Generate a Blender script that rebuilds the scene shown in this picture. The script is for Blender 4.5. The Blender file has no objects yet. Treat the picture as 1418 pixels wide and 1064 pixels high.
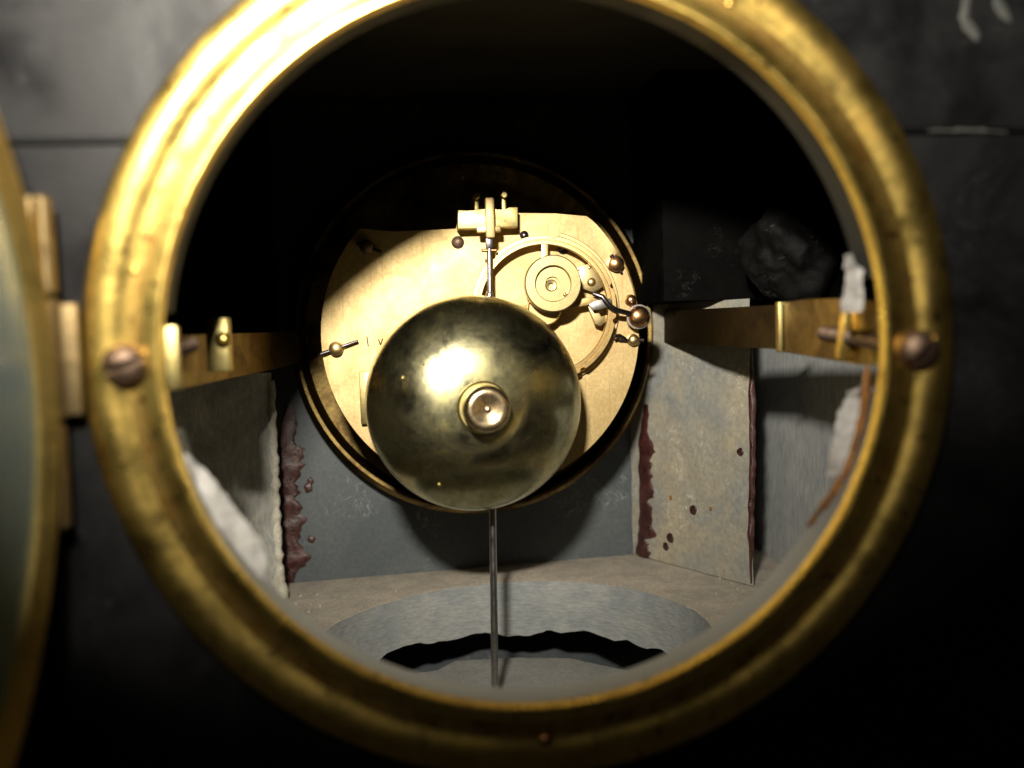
import bpy, bmesh, math, random
from mathutils import Vector, Matrix, noise
random.seed(7)
MM = 0.001
PI = math.pi
SC = bpy.context.scene
COL = SC.collection

# ------------------------------------------------------------------ camera, world, lamp, exposure
FPX, IW, IH = 1300.0, 1418, 1064
YAW, PITCH, ROLL = math.radians(5.23), math.radians(3.83), math.radians(-1.7)
ROT = (Matrix.Rotation(-YAW, 3, 'Z') @ Matrix.Rotation(PI / 2 - PITCH, 3, 'X') @ Matrix.Rotation(ROLL, 3, 'Z'))


def ray(px, py):
    return ROT @ Vector(((px - IW / 2) / FPX, -(py - IH / 2) / FPX, -1.0))


_r = ray(741, 486)                       # the middle of the round opening
CAM = _r * (-158.5 / _r.y)               # millimetres, opening at Y = 0


def at(px, py, Y):
    """Point (mm) of the plane Y = const seen at a pixel of the photograph."""
    d = ray(px, py)
    return CAM + d * ((Y - CAM.y) / d.y)


def at_z(px, py, Z):
    d = ray(px, py)
    return CAM + d * ((Z - CAM.z) / d.z)


cd = bpy.data.cameras.new('camera')
cam = bpy.data.objects.new('camera', cd)
COL.objects.link(cam)
cam.matrix_world = Matrix.Translation(CAM * MM) @ ROT.to_4x4()
cd.sensor_fit = 'HORIZONTAL'
cd.sensor_width = 36.0
cd.lens = 36.0 * FPX / IW
cd.clip_start, cd.clip_end = 0.005, 20.0
cd.dof.use_dof = True
cd.dof.focus_distance = 0.272
cd.dof.aperture_fstop = 8.5
SC.camera = cam

W = bpy.data.worlds.new('World')
SC.world = W
W.use_nodes = True
W.node_tree.nodes['Background'].inputs['Color'].default_value = (1.0, 0.86, 0.66, 1)
W.node_tree.nodes['Background'].inputs['Strength'].default_value = 0.008

# the camera's own flash, above and left of the lens
fl = bpy.data.lights.new('camera_flash', 'AREA')
fl.shape = 'ELLIPSE'
fl.size, fl.size_y = 0.022, 0.012
fl.energy = 0.64
fl.spread = math.radians(88)
fl.color = (1.0, 0.93, 0.80)
flo = bpy.data.objects.new('camera_flash', fl)
COL.objects.link(flo)
FLASH = Vector((-45, -156, 92))
flo.location = FLASH * MM
flo.rotation_euler = Vector((0.11, 1.0, -0.03)).to_track_quat('-Z', 'Y').to_euler()

SC.view_settings.view_transform = 'Standard'
SC.view_settings.look = 'None'
SC.view_settings.exposure = 0.0
SC.view_settings.gamma = 1.0
SC.view_settings.use_curve_mapping = False
SC.cycles.use_denoising = True
SC.cycles.max_bounces = 8
SC.cycles.sample_clamp_indirect = 4.0


# ------------------------------------------------------------------ materials
def nodes(name):
    m = bpy.data.materials.new(name)
    m.use_nodes = True
    nt = m.node_tree
    return m, nt, nt.nodes['Principled BSDF']


def tex_noise(nt, mm, detail=6.0, rough=0.6, stretch=None, distort=0.0):
    tc = nt.nodes.new('ShaderNodeTexCoord')
    mp = nt.nodes.new('ShaderNodeMapping')
    nt.links.new(tc.outputs['Object'], mp.inputs['Vector'])
    if stretch:
        mp.inputs['Scale'].default_value = stretch
    n = nt.nodes.new('ShaderNodeTexNoise')
    n.inputs['Scale'].default_value = 1000.0 / mm
    n.inputs['Detail'].default_value = detail
    n.inputs['Roughness'].default_value = rough
    n.inputs['Distortion'].default_value = distort
    nt.links.new(mp.outputs[0], n.inputs['Vector'])
    return n


def ramp(nt, src, stops, out=0):
    r = nt.nodes.new('ShaderNodeValToRGB')
    e = r.color_ramp.elements
    while len(e) < len(stops):
        e.new(0.5)
    for el, (p, c) in zip(e, stops):
        el.position = p
        el.color = (c, c, c, 1) if isinstance(c, (int, float)) else (*c, 1)
    nt.links.new(src.outputs[out], r.inputs['Fac'])
    return r


def mix(nt, fac, a, b):
    m = nt.nodes.new('ShaderNodeMix')
    m.data_type = 'RGBA'
    for sock, v in ((m.inputs[0], fac), (m.inputs[6], a), (m.inputs[7], b)):
        if hasattr(v, 'outputs'):
            nt.links.new(v.outputs[2] if v.bl_idname == 'ShaderNodeMix' else v.outputs[0], sock)
        elif isinstance(v, (int, float)):
            sock.default_value = v
        else:
            sock.default_value = (*v, 1)
    return m


def bump(nt, bsdf, src, strength, dist_mm):
    b = nt.nodes.new('ShaderNodeBump')
    b.inputs['Strength'].default_value = strength
    b.inputs['Distance'].default_value = dist_mm * MM
    nt.links.new(src.outputs[0], b.inputs['Height'])
    nt.links.new(b.outputs[0], bsdf.inputs['Normal'])
    return b


def metal(name, base, stain, rough=(0.25, 0.45), stain_mm=9.0, stain_at=(0.45, 0.7), grain_mm=1.2, bump_s=0.15,
          stretch=None, metallic=1.0, spec_at=None, lines=0.0):
    m, nt, b = nodes(name)
    n1 = tex_noise(nt, stain_mm, 8, 0.65, stretch, 0.4)
    n2 = tex_noise(nt, grain_mm, 5, 0.7)
    f = ramp(nt, n1, [(stain_at[0], 0.0), (stain_at[1], 1.0)])
    c = mix(nt, f, base, stain)
    g = ramp(nt, n2, [(0.3, 0.72), (0.65, 1.0)])
    mm_ = nt.nodes.new('ShaderNodeMix')
    mm_.data_type = 'RGBA'
    mm_.blend_type = 'MULTIPLY'
    mm_.inputs[0].default_value = 1.0
    nt.links.new(c.outputs[2], mm_.inputs[6])
    nt.links.new(g.outputs[0], mm_.inputs[7])
    col = mm_
    if spec_at:                                   # small dark corrosion specks
        n3 = tex_noise(nt, 2.4, 3, 0.5)
        f3 = ramp(nt, n3, [(spec_at, 0.0), (spec_at + 0.04, 0.85)])
        col = mix(nt, f3, mm_, (0.10, 0.055, 0.02))
    if lines:                                     # fine handling scratches in two directions
        for rot_, st in ((0.5, (5.0, 1.0, 0.16)), (-0.9, (4.0, 1.0, 0.2))):
            n5 = tex_noise(nt, 3.2, 3, 0.6, st)
            n5.inputs['Vector'].links[0].from_node.inputs['Rotation'].default_value = (0, rot_, 0)
            f5 = ramp(nt, n5, [(0.60, 0.0), (0.68, lines)])
            col = mix(nt, f5, col, (0.40, 0.28, 0.12))
    nt.links.new(col.outputs[2], b.inputs['Base Color'])
    rr = ramp(nt, n1, [(0.3, rough[0]), (0.7, rough[1])])
    nt.links.new(rr.outputs[0], b.inputs['Roughness'])
    b.inputs['Metallic'].default_value = metallic
    bump(nt, b, n2, bump_s, 0.25)
    return m


def mineral(name, a, c, feat=12.0, rough=(0.5, 0.8), fine=1.0, bump_s=0.4, streak=None, scratch=None, spec=0.5, dust=None):
    m, nt, b = nodes(name)
    n1 = tex_noise(nt, feat, 8, 0.62, None, 0.6)
    n2 = tex_noise(nt, fine, 6, 0.7, streak)
    f = ramp(nt, n1, [(0.36, 0.0), (0.66, 1.0)])
    col = mix(nt, f, a, c)
    g = ramp(nt, n2, [(0.3, 0.6), (0.7, 1.15)])
    mu = nt.nodes.new('ShaderNodeMix')
    mu.data_type = 'RGBA'
    mu.blend_type = 'MULTIPLY'
    mu.inputs[0].default_value = 0.8
    nt.links.new(col.outputs[2], mu.inputs[6])
    nt.links.new(g.outputs[0], mu.inputs[7])
    col = mu
    if scratch:                                   # thin pale scratches and chips
        n3 = tex_noise(nt, scratch[0], 4, 0.6, None, 1.6)
        sub = nt.nodes.new('ShaderNodeMath')
        sub.operation = 'SUBTRACT'
        nt.links.new(n3.outputs[0], sub.inputs[0])
        sub.inputs[1].default_value = 0.5
        ab = nt.nodes.new('ShaderNodeMath')
        ab.operation = 'ABSOLUTE'
        nt.links.new(sub.outputs[0], ab.inputs[0])
        f3 = ramp(nt, ab, [(0.0, 1.0), (scratch[1], 0.0)])
        n4 = tex_noise(nt, 14.0, 4, 0.6)
        f4 = ramp(nt, n4, [(0.54, 0.0), (0.62, scratch[3])])
        mul = nt.nodes.new('ShaderNodeMath')
        mul.operation = 'MULTIPLY'
        nt.links.new(f3.outputs[0], mul.inputs[0])
        nt.links.new(f4.outputs[0], mul.inputs[1])
        col = mix(nt, mul, col, scratch[2])
    if dust:                                      # settled dust on upward faces
        ge = nt.nodes.new('ShaderNodeNewGeometry')
        sx = nt.nodes.new('ShaderNodeSeparateXYZ')
        nt.links.new(ge.outputs['Normal'], sx.inputs[0])
        fd = ramp(nt, sx, [(0.05, 0.0), (0.75, 1.0)], 'Z')
        col = mix(nt, fd, col, dust)
    nt.links.new(col.outputs[2], b.inputs['Base Color'])
    rr = ramp(nt, n1, [(0.3, rough[0]), (0.7, rough[1])])
    nt.links.new(rr.outputs[0], b.inputs['Roughness'])
    b.inputs['Specular IOR Level'].default_value = spec
    bump(nt, b, n2, bump_s, 0.4)
    return m


M = {}
M['bezel'] = metal('bezel_brass', (0.90, 0.64, 0.17), (0.56, 0.34, 0.075), (0.22, 0.42), 10.0, (0.5, 0.72), 1.6, 0.2, None, 1.0, 0.66, 0.4)
M['bezel_dull'] = metal('tarnished_bezel_brass', (0.62, 0.41, 0.11), (0.24, 0.13, 0.03), (0.30, 0.5), 6.0, (0.42, 0.62), 1.4, 0.3, None, 1.0, 0.62)
M['door'] = metal('door_brass', (0.90, 0.66, 0.20), (0.58, 0.38, 0.11), (0.30, 0.50), 14.0)
M['hinge'] = metal('hinge_brass', (0.27, 0.20, 0.10), (0.14, 0.10, 0.05), (0.5, 0.68), 6.0)
M['plate'] = metal('gilt_plate_brass', (0.63, 0.48, 0.24), (0.52, 0.38, 0.175), (0.55, 0.66), 10.0, (0.4, 0.75), 0.7, 0.05, lines=0.5)
M['wheel'] = metal('wheel_brass', (0.72, 0.53, 0.24), (0.56, 0.39, 0.15), (0.32, 0.45), 6.0, (0.4, 0.75), 0.7, 0.05)
M['disc'] = metal('dull_arbor_brass', (0.50, 0.40, 0.20), (0.38, 0.29, 0.13), (0.35, 0.5), 5.0, (0.4, 0.75), 0.6, 0.08)
M['bracket'] = metal('greenish_brass', (0.62, 0.52, 0.22), (0.46, 0.36, 0.13), (0.35, 0.5), 5.0)
M['strap'] = metal('strap_brass', (0.38, 0.26, 0.09), (0.17, 0.105, 0.04), (0.4, 0.6), 9.0, (0.4, 0.65))
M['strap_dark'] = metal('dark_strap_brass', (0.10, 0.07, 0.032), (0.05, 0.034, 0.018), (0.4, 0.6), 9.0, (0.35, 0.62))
M['pan'] = metal('dial_pan_brass', (0.34, 0.24, 0.085), (0.08, 0.05, 0.02), (0.22, 0.42), 12.0, (0.4, 0.6))
M['bell'] = metal('bell_metal', (0.82, 0.77, 0.48), (0.50, 0.45, 0.21), (0.13, 0.38), 13.0, (0.40, 0.60), 2.6, 0.04, None, 1.0, None, 0.3)
nt = M['bell'].node_tree                          # faint turning rings
tc = nt.nodes.new('ShaderNodeTexCoord')
wv = nt.nodes.new('ShaderNodeTexWave')
wv.wave_type, wv.rings_direction = 'RINGS', 'Y'
wv.inputs['Scale'].default_value = 150.0
wv.inputs['Distortion'].default_value = 1.5
wv.inputs['Detail'].default_value = 3.0
nt.links.new(tc.outputs['Object'], wv.inputs['Vector'])
bp = nt.nodes.new('ShaderNodeBump')
bp.inputs['Strength'].default_value = 0.05
bp.inputs['Distance'].default_value = 0.0001
nt.links.new(wv.outputs[1], bp.inputs['Height'])
pb = nt.nodes['Principled BSDF']
nt.links.new(pb.inputs['Normal'].links[0].from_socket, bp.inputs['Normal'])
nt.links.new(bp.outputs[0], pb.inputs['Normal'])
M['copper'] = metal('copper_nut', (0.92, 0.72, 0.44), (0.82, 0.58, 0.32), (0.22, 0.34), 4.0)
M['screw'] = metal('brown_screw_steel', (0.24, 0.165, 0.12), (0.12, 0.075, 0.05), (0.45, 0.65), 3.0, (0.4, 0.7), 0.8, 0.5)
M['steel'] = metal('grey_steel', (0.52, 0.50, 0.48), (0.34, 0.31, 0.28), (0.25, 0.45), 4.0)
M['steel_dark'] = metal('blued_steel', (0.14, 0.12, 0.13), (0.08, 0.07, 0.07), (0.25, 0.45), 4.0)
M['brown'] = metal('brown_brass', (0.55, 0.30, 0.13), (0.32, 0.17, 0.08), (0.22, 0.4), 3.0)
M['slate'] = mineral('black_slate', (0.005, 0.005, 0.0055), (0.014, 0.014, 0.0145), 26.0, (0.20, 0.75), 0.8, 0.22, None,
                     (9.0, 0.008, (0.10, 0.10, 0.095), 0.3), 0.18)
M['slate_tube'] = mineral('dusty_opening_slate', (0.005, 0.005, 0.005), (0.011, 0.011, 0.011), 18.0, (0.5, 0.7), 1.2, 0.2, None, None, 0.5,
                          (0.33, 0.325, 0.30))
M['slate_grey'] = mineral('grey_slate', (0.060, 0.072, 0.078), (0.085, 0.095, 0.098), 26.0, (0.5, 0.7), 1.4, 0.15, None,
                          (7.0, 0.012, (0.36, 0.37, 0.36), 0.6))
M['slate_block'] = mineral('stained_slate', (0.25, 0.26, 0.25), (0.38, 0.335, 0.24), 20.0, (0.42, 0.7), 1.6, 0.3, None,
                           (6.0, 0.014, (0.75, 0.72, 0.60), 0.8))
M['slate_left'] = mineral('plastered_slate', (0.34, 0.345, 0.325), (0.62, 0.60, 0.53), 12.0, (0.55, 0.8), 1.2, 0.6, (1, 1, 0.35),
                          (5.0, 0.02, (0.6, 0.58, 0.5), 0.6))
M['plaster'] = mineral('pale_plaster', (0.62, 0.59, 0.49), (0.42, 0.39, 0.31), 5.0, (0.7, 0.9), 0.9, 0.8)
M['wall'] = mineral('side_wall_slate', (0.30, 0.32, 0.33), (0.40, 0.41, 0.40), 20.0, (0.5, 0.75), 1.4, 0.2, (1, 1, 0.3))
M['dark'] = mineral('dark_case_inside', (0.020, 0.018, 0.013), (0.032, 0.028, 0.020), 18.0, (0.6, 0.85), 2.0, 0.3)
M['black'] = mineral('painted_shade_black', (0.0012, 0.0012, 0.0012), (0.003, 0.0028, 0.0025), 9.0, (0.7, 0.9), 2.0, 0.5, None, (5.0, 0.012, (0.04, 0.04, 0.036), 0.6), 0.04)  # near-black colour paints in the shade of the upper case interior
M['smudge'] = mineral('grey_smudge', (0.05, 0.055, 0.05), (0.09, 0.09, 0.08), 4.0, (0.6, 0.85), 1.0, 0.3)
M['lump'] = mineral('rough_black_stone', (0.002, 0.002, 0.002), (0.005, 0.005, 0.005), 8.0, (0.6, 0.8), 1.5, 0.6, None,
                    (5.0, 0.02, (0.14, 0.13, 0.12), 0.5), 0.12)
M['floor'] = mineral('tan_stone_floor', (0.40, 0.35, 0.28), (0.28, 0.255, 0.215), 9.0, (0.7, 0.9), 1.0, 0.7)
M['ledge'] = mineral('lower_ledge_stone', (0.27, 0.27, 0.255), (0.34, 0.33, 0.30), 12.0, (0.7, 0.9), 1.2, 0.5)
M['bore'] = mineral('turned_slate_bore', (0.25, 0.275, 0.285), (0.36, 0.36, 0.34), 14.0, (0.55, 0.75), 1.6, 0.5, (0.55, 0.55, 2.4))
M['wax'] = mineral('dark_red_wax', (0.030, 0.009, 0.008), (0.075, 0.022, 0.018), 4.0, (0.22, 0.5), 1.0, 0.6, None, None, 0.7)
M['wax_brown'] = mineral('brown_resin', (0.34, 0.15, 0.035), (0.14, 0.05, 0.015), 3.0, (0.15, 0.35), 1.0, 0.5)
M['spot'] = mineral('dark_wax_drop', (0.035, 0.014, 0.012), (0.05, 0.02, 0.016), 2.0, (0.25, 0.4), 1.0, 0.1)
M['paper'] = mineral('white_paper', (0.86, 0.85, 0.83), (0.72, 0.68, 0.64), 7.0, (0.8, 0.95), 1.2, 0.4)

m, nt, b = nodes('door_glass')
b.inputs['Base Color'].default_value = (0.50, 0.66, 0.74, 1)
b.inputs['Roughness'].default_value = 0.18
b.inputs['IOR'].default_value = 1.5
b.inputs['Transmission Weight'].default_value = 0.82
M['glass'] = m


# ------------------------------------------------------------------ mesh helpers (all in millimetres, world space)
def thing(name, label, cat, loc=(0, 0, 0), group=None):
    o = bpy.data.objects.new(name, None)
    o.empty_display_size = 0.005
    COL.objects.link(o)
    o.location = Vector(loc) * MM
    o['label'] = label
    o['category'] = cat
    if group:
        o['group'] = group
    return o


def abs_loc(o):
    v = Vector((0, 0, 0))
    while o:
        v += o.location
        o = o.parent
    return v


def obj(name, bm, mat, parent=None, smooth=40, label=None, origin=None):
    """Link a bmesh (mm, world) as one object; its origin goes to its centre."""
    bmesh.ops.recalc_face_normals(bm, faces=bm.faces[:])
    me = bpy.data.meshes.new(name)
    vs = [v.co for v in bm.verts]
    lo = Vector([min(v[i] for v in vs) for i in range(3)])
    hi = Vector([max(v[i] for v in vs) for i in range(3)])
    c = Vector(origin) if origin is not None else (lo + hi) / 2
    for v in bm.verts:
        v.co = (v.co - c) * MM
    bm.to_mesh(me)
    bm.free()
    me.materials.append(M[mat])
    if smooth:
        for p in me.polygons:
            p.use_smooth = True
        me.set_sharp_from_angle(angle=math.radians(smooth))
    o = bpy.data.objects.new(name, me)
    COL.objects.link(o)
    if parent:
        o.parent = parent
        o.location = c * MM - abs_loc(parent)
    else:
        o.location = c * MM
    if label:
        o['label'] = label
    return o


def frame(axis):
    a = Vector(axis).normalized()
    u = a.orthogonal().normalized() if abs(a.z) > 0.9 else a.cross(Vector((0, 0, 1))).normalized()
    return u, u.cross(a).normalized() * -1, a


def lathe(bm, profile, centre, axis=(0, 1, 0), n=48, a0=0.0, a1=2 * PI, closed=False):
    """profile = [(radius, distance along axis)]"""
    u, v, a = frame(axis)
    c = Vector(centre)
    full = abs(a1 - a0 - 2 * PI) < 1e-6
    cnt = n if full else n + 1
    rings = []
    for r, h in profile:
        if r < 1e-6:
            rings.append([bm.verts.new(c + a * h)])
            continue
        rings.append([bm.verts.new(c + a * h + (u * math.cos(a0 + (a1 - a0) * k / n) + v * math.sin(a0 + (a1 - a0) * k / n)) * r)
                      for k in range(cnt)])
    pairs = list(zip(rings, rings[1:]))
    if closed:
        pairs.append((rings[-1], rings[0]))
    for p, q in pairs:
        for k in range(n):
            k2 = (k + 1) % cnt
            if len(p) == 1 and len(q) == 1:
                continue
            if len(p) == 1:
                bm.faces.new((p[0], q[k], q[k2]))
            elif len(q) == 1:
                bm.faces.new((p[k], q[0], p[k2]))
            else:
                bm.faces.new((p[k], q[k], q[k2], p[k2]))
    return bm


def cyl(bm, p, q, r, n=16, r2=None, cap=0.25):
    p, q = Vector(p), Vector(q)
    L = (q - p).length
    r2 = r if r2 is None else r2
    c1, c2 = min(cap, r * 0.4), min(cap, r2 * 0.4)
    return lathe(bm, [(0, 0), (r - c1, 0), (r, c1), (r2, L - c2), (r2 - c2, L), (0, L)], p, q - p, n)


def ball(bm, c, r, n=16, axis=(0, 1, 0), squash=1.0):
    m = 8
    pr = [(r * math.sin(PI * i / m), -r * squash * math.cos(PI * i / m)) for i in range(m + 1)]
    pr[0], pr[-1] = (0, -r * squash), (0, r * squash)
    return lathe(bm, pr, c, axis, n)


def prism(bm, pts, off, bevel=0.0):
    """Extrude a closed polygon of 3-D points along off."""
    off = Vector(off)
    A = [bm.verts.new(Vector(p)) for p in pts]
    B = [bm.verts.new(Vector(p) + off) for p in pts]
    fs = [bm.faces.new(A), bm.faces.new(B[::-1])]
    for i in range(len(A)):
        j = (i + 1) % len(A)
        fs.append(bm.faces.new((A[i], A[j], B[j], B[i])))
    if bevel:
        es = list({e for f in fs[:2] for e in f.edges})
        bmesh.ops.bevel(bm, geom=es, offset=bevel, segments=2, affect='EDGES', profile=0.5)
    return bm


def box(bm, lo, hi, bevel=0.3, rot=None, pivot=None):
    lo, hi = Vector(lo), Vector(hi)
    r = bmesh.ops.create_cube(bm, size=1.0)
    vs = r['verts']
    for v in vs:
        v.co = Vector([(lo[i] + hi[i]) / 2 + v.co[i] * (hi[i] - lo[i]) for i in range(3)])
    if rot is not None:
        pv = Vector(pivot) if pivot is not None else (lo + hi) / 2
        for v in vs:
            v.co = rot @ (v.co - pv) + pv
    if bevel:
        es = list({e for v in vs for e in v.link_edges})
        bmesh.ops.bevel(bm, geom=es, offset=bevel, segments=2, affect='EDGES', profile=0.5)
    return bm


def tube(bm, pts, r, n=10):
    pts = [Vector(p) for p in pts]
    rings = []
    for i, p in enumerate(pts):
        d = (pts[min(i + 1, len(pts) - 1)] - pts[max(i - 1, 0)]).normalized()
        u, v, _ = frame(d)
        rr = r[i] if isinstance(r, (list, tuple)) else r
        rings.append([bm.verts.new(p + (u * math.cos(2 * PI * k / n) + v * math.sin(2 * PI * k / n)) * rr) for k in range(n)])
    for a, b_ in zip(rings, rings[1:]):
        for k in range(n):
            bm.faces.new((a[k], a[(k + 1) % n], b_[(k + 1) % n], b_[k]))
    bm.faces.new(rings[0])
    bm.faces.new(rings[-1])
    return bm


def new():
    return bmesh.new()


def arc2(r, a0, a1, n, cx=0.0, cz=0.0):
    return [(cx + r * math.cos(a0 + (a1 - a0) * k / n), cz + r * math.sin(a0 + (a1 - a0) * k / n)) for k in range(n + 1)]


# ------------------------------------------------------------------ the slate case
FLOOR_Z = -79.0
HOLE_R = 62.6
JOINT = at(1340, 182, 0).z * 0.5 + at(90, 200, 0).z * 0.5
PY = 160.0                                          # inner face of the far (front) panel
TILT = 0.031                                        # the floor slab lies slightly off level


def fz(x):
    return FLOOR_Z + TILT * x


def at_floor(px, py, dz=0.0):
    p = at_z(px, py, FLOOR_Z + dz)
    for _ in range(6):
        p = at_z(px, py, fz(p.x) + dz)
    return p


case = thing('clock_case', 'black slate clock case seen from behind through its round opening', 'clock case', (0, 80, FLOOR_Z))


def hole_r(t):
    z = HOLE_R * math.sin(t)
    z0 = 1.0 if math.cos(t) > 0 else -2.0
    f = min(1.0, max(0.0, (10.0 - abs(z - z0)) / 1.0))
    return HOLE_R + 8.5 * f


def hole_arc(a0, a1, n):
    o = []
    for k in range(n + 1):
        t = a0 + (a1 - a0) * k / n
        r = HOLE_R if k in (0, n) else hole_r(t)
        o.append((r * math.cos(t), r * math.sin(t)))
    return o


def back_panel(lower):
    bm = new()
    zj = JOINT - 0.35 if lower else JOINT + 0.35
    a = math.asin(zj / HOLE_R)
    if lower:
        arc = hole_arc(PI - a, 2 * PI + a, 300)
        pts = [(-190, zj)] + arc + [(190, zj), (190, -150), (-190, -150)]
    else:
        arc = hole_arc(a, PI - a, 90)
        pts = [(190, zj)] + arc + [(-190, zj), (-190, 150), (190, 150)]
    prism(bm, [(x, 0, z) for x, z in pts], (0, 10.0, 0), 0.0)
    es = [e for e in bm.edges if all(abs(v.co.y) < 1e-6 for v in e.verts) and all(abs(v.co.z - zj) < 1e-4 for v in e.verts)]
    bmesh.ops.bevel(bm, geom=es, offset=0.5, segments=2, affect='EDGES')
    return bm


obj('back_panel', back_panel(True), 'slate', case, 30)
obj('back_panel', back_panel(False), 'slate', case, 30)
# lining: the dusty wall of the opening
bm = new()
NL = 420
rows = []
for k in range(NL):
    t = 2 * PI * k / NL
    r0 = hole_r(t)
    rows.append([bm.verts.new(((r0 + dr) * math.cos(t), y, (r0 + dr) * math.sin(t))) for dr, y in ((-0.15, 0.6), (-0.25, 9.6), (0.6, 10.3), (2.0, 10.4))])
for k in range(NL):
    a, b_ = rows[k], rows[(k + 1) % NL]
    for j in range(3):
        bm.faces.new((a[j], a[j + 1], b_[j + 1], b_[j]))
obj('opening_lining', bm, 'slate_tube', case, 40)

# far panel, side walls, roof
bm = new()
box(bm, (-130, PY, -130), (130, PY + 14, 110), 0)
obj('front_panel', bm, 'slate_grey', case, 0)
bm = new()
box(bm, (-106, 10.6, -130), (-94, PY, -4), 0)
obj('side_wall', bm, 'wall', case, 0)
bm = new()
box(bm, (-106, 10.6, -3.7), (-93.2, PY, 110), 0.6)  # upper wall split off and blackened, its shade is in the colour
obj('side_wall', bm, 'black', case, 30, 'upper side wall with its shade painted black')
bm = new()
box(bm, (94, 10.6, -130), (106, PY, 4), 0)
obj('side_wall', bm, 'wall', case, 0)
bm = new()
box(bm, (93.2, 10.6, 4.3), (106, PY, 110), 0.6)  # same wall as below, shade painted in with the black material
obj('side_wall', bm, 'black', case, 30, 'upper side wall with its shade painted black')
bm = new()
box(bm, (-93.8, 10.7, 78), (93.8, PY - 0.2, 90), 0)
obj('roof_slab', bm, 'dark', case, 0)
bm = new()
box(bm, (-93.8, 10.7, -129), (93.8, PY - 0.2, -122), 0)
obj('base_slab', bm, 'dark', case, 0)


def rough_grid(quad, nu, nv, amp, scale, nrm, seed, edge=None):
    """A slightly uneven quad (a, b, c, d corners) as a grid."""
    a, b_, c, d = [Vector(p) for p in quad]
    bm = new()
    V = []
    for i in range(nu + 1):
        row = []
        for j in range(nv + 1):
            u, v = i / nu, j / nv
            p = (a * (1 - u) + b_ * u) * (1 - v) + (d * (1 - u) + c * u) * v
            k = noise.fractal((p + Vector((seed, 0, 0))) / scale, 0.9, 2.1, 4)
            row.append(bm.verts.new(p + Vector(nrm) * k * amp))
        V.append(row)
    for i in range(nu):
        for j in range(nv):
            bm.faces.new((V[i][j], V[i + 1][j], V[i + 1][j + 1], V[i][j + 1]))
    return bm, V


def corner_block(name, a, b_, c, mat, seed, label, height=150):
    """Upright slab: a = far foot, b = near foot (visible face between), c = corner behind; pitted face, ragged foot."""
    a, b_, c = Vector(a), Vector(b_), Vector(c)
    n = Vector((0, 0, 1)).cross(b_ - a).normalized()
    if n.y > 0:
        n = -n
    H = Vector((0, 0, height))
    bm, V = rough_grid((a, b_, b_ + H, a + H), 24, 90, 0.35, 9.0, n, seed)
    back = [[bm.verts.new(c), bm.verts.new(c + H)]]
    for lst, e in ((V[0], 0), (V[-1], 1)):
        for j in range(len(lst) - 1):
            bm.faces.new((lst[j], lst[j + 1], back[0][1] if j > 45 else back[0][0]))
        bm.faces.new((lst[46], back[0][0], back[0][1]))
    top = [V[i][-1] for i in range(len(V))]
    for i in range(len(top) - 1):
        bm.faces.new((top[i], top[i + 1], back[0][1]))
    return obj(name, bm, mat, case, 50, label)


RA = at_floor(884, 775, 0.3)
RA.y = PY - 0.5
RB = at_floor(1043, 812, 0.3)
LA = at_floor(390, 829, 0.3)
print('blocks', RA, RB, LA)
corner_block('corner_block', RA, RB, (93.5, PY - 0.5, FLOOR_Z + 0.3), 'slate_block', 3.0, 'stained grey corner block with dark wax drops', at(1000, 419, RB.y + 10).z - RA.z)
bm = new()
box(bm, (RA.x + 2, RB.y + 8, at(1000, 419, RB.y + 10).z + 0.6), (93.0, PY - 0.4, 77.8), 0.8)  # added dark block, paints the shade above the right corner block
obj('shade_block', bm, 'black', case, 30, 'added black block painting the shade above the corner block')
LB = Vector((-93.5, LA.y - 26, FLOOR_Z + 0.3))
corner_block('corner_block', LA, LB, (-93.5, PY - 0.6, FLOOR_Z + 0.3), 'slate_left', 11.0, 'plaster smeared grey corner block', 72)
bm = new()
prism(bm, [(LA.x, LA.y + 0.4, -5.5), (LB.x + 0.5, LB.y + 0.4, -5.5), (LB.x + 0.5, PY - 0.4, -5.5), (LA.x, PY - 0.4, -5.5)], (0, 0, 83), 0.5)  # added dark block, paints the shade above the left corner block
obj('shade_block', bm, 'black', case, 30, 'added black block painting the shade above the corner block')
# ragged plaster edge of the left block
bm = new()
pts, rr = [], []
for k in range(56):
    z = FLOOR_Z + 0.4 + k * 1.25
    pts.append(LA + Vector((noise.noise(Vector((k * 0.35, 1, 0))) * 0.8 - 0.5, noise.noise(Vector((k * 0.3, 5, 0))) * 0.4, z - FLOOR_Z)))
    rr.append(1.5 + 0.7 * noise.noise(Vector((k * 0.5, 9, 0))) + (1.2 if k < 8 else 0) * (1 - k / 8))
tube(bm, pts, rr, 8)
obj('plaster_edge', bm, 'plaster', case, 60)

# floor with the round bore for the pendulum bob
FA, FB, FC = at_floor(690, 806), at_floor(440, 880), at_floor(980, 860)
print('floor pts', FA, FB, FC)


def circle3(p, q, r):
    ax, ay, bx, by, cx, cy = p.x, p.y, q.x, q.y, r.x, r.y
    d = 2 * (ax * (by - cy) + bx * (cy - ay) + cx * (ay - by))
    ux = ((ax * ax + ay * ay) * (by - cy) + (bx * bx + by * by) * (cy - ay) + (cx * cx + cy * cy) * (ay - by)) / d
    uy = ((ax * ax + ay * ay) * (cx - bx) + (bx * bx + by * by) * (ax - cx) + (cx * cx + cy * cy) * (bx - ax)) / d
    return ux, uy, math.hypot(ax - ux, ay - uy)


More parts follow.
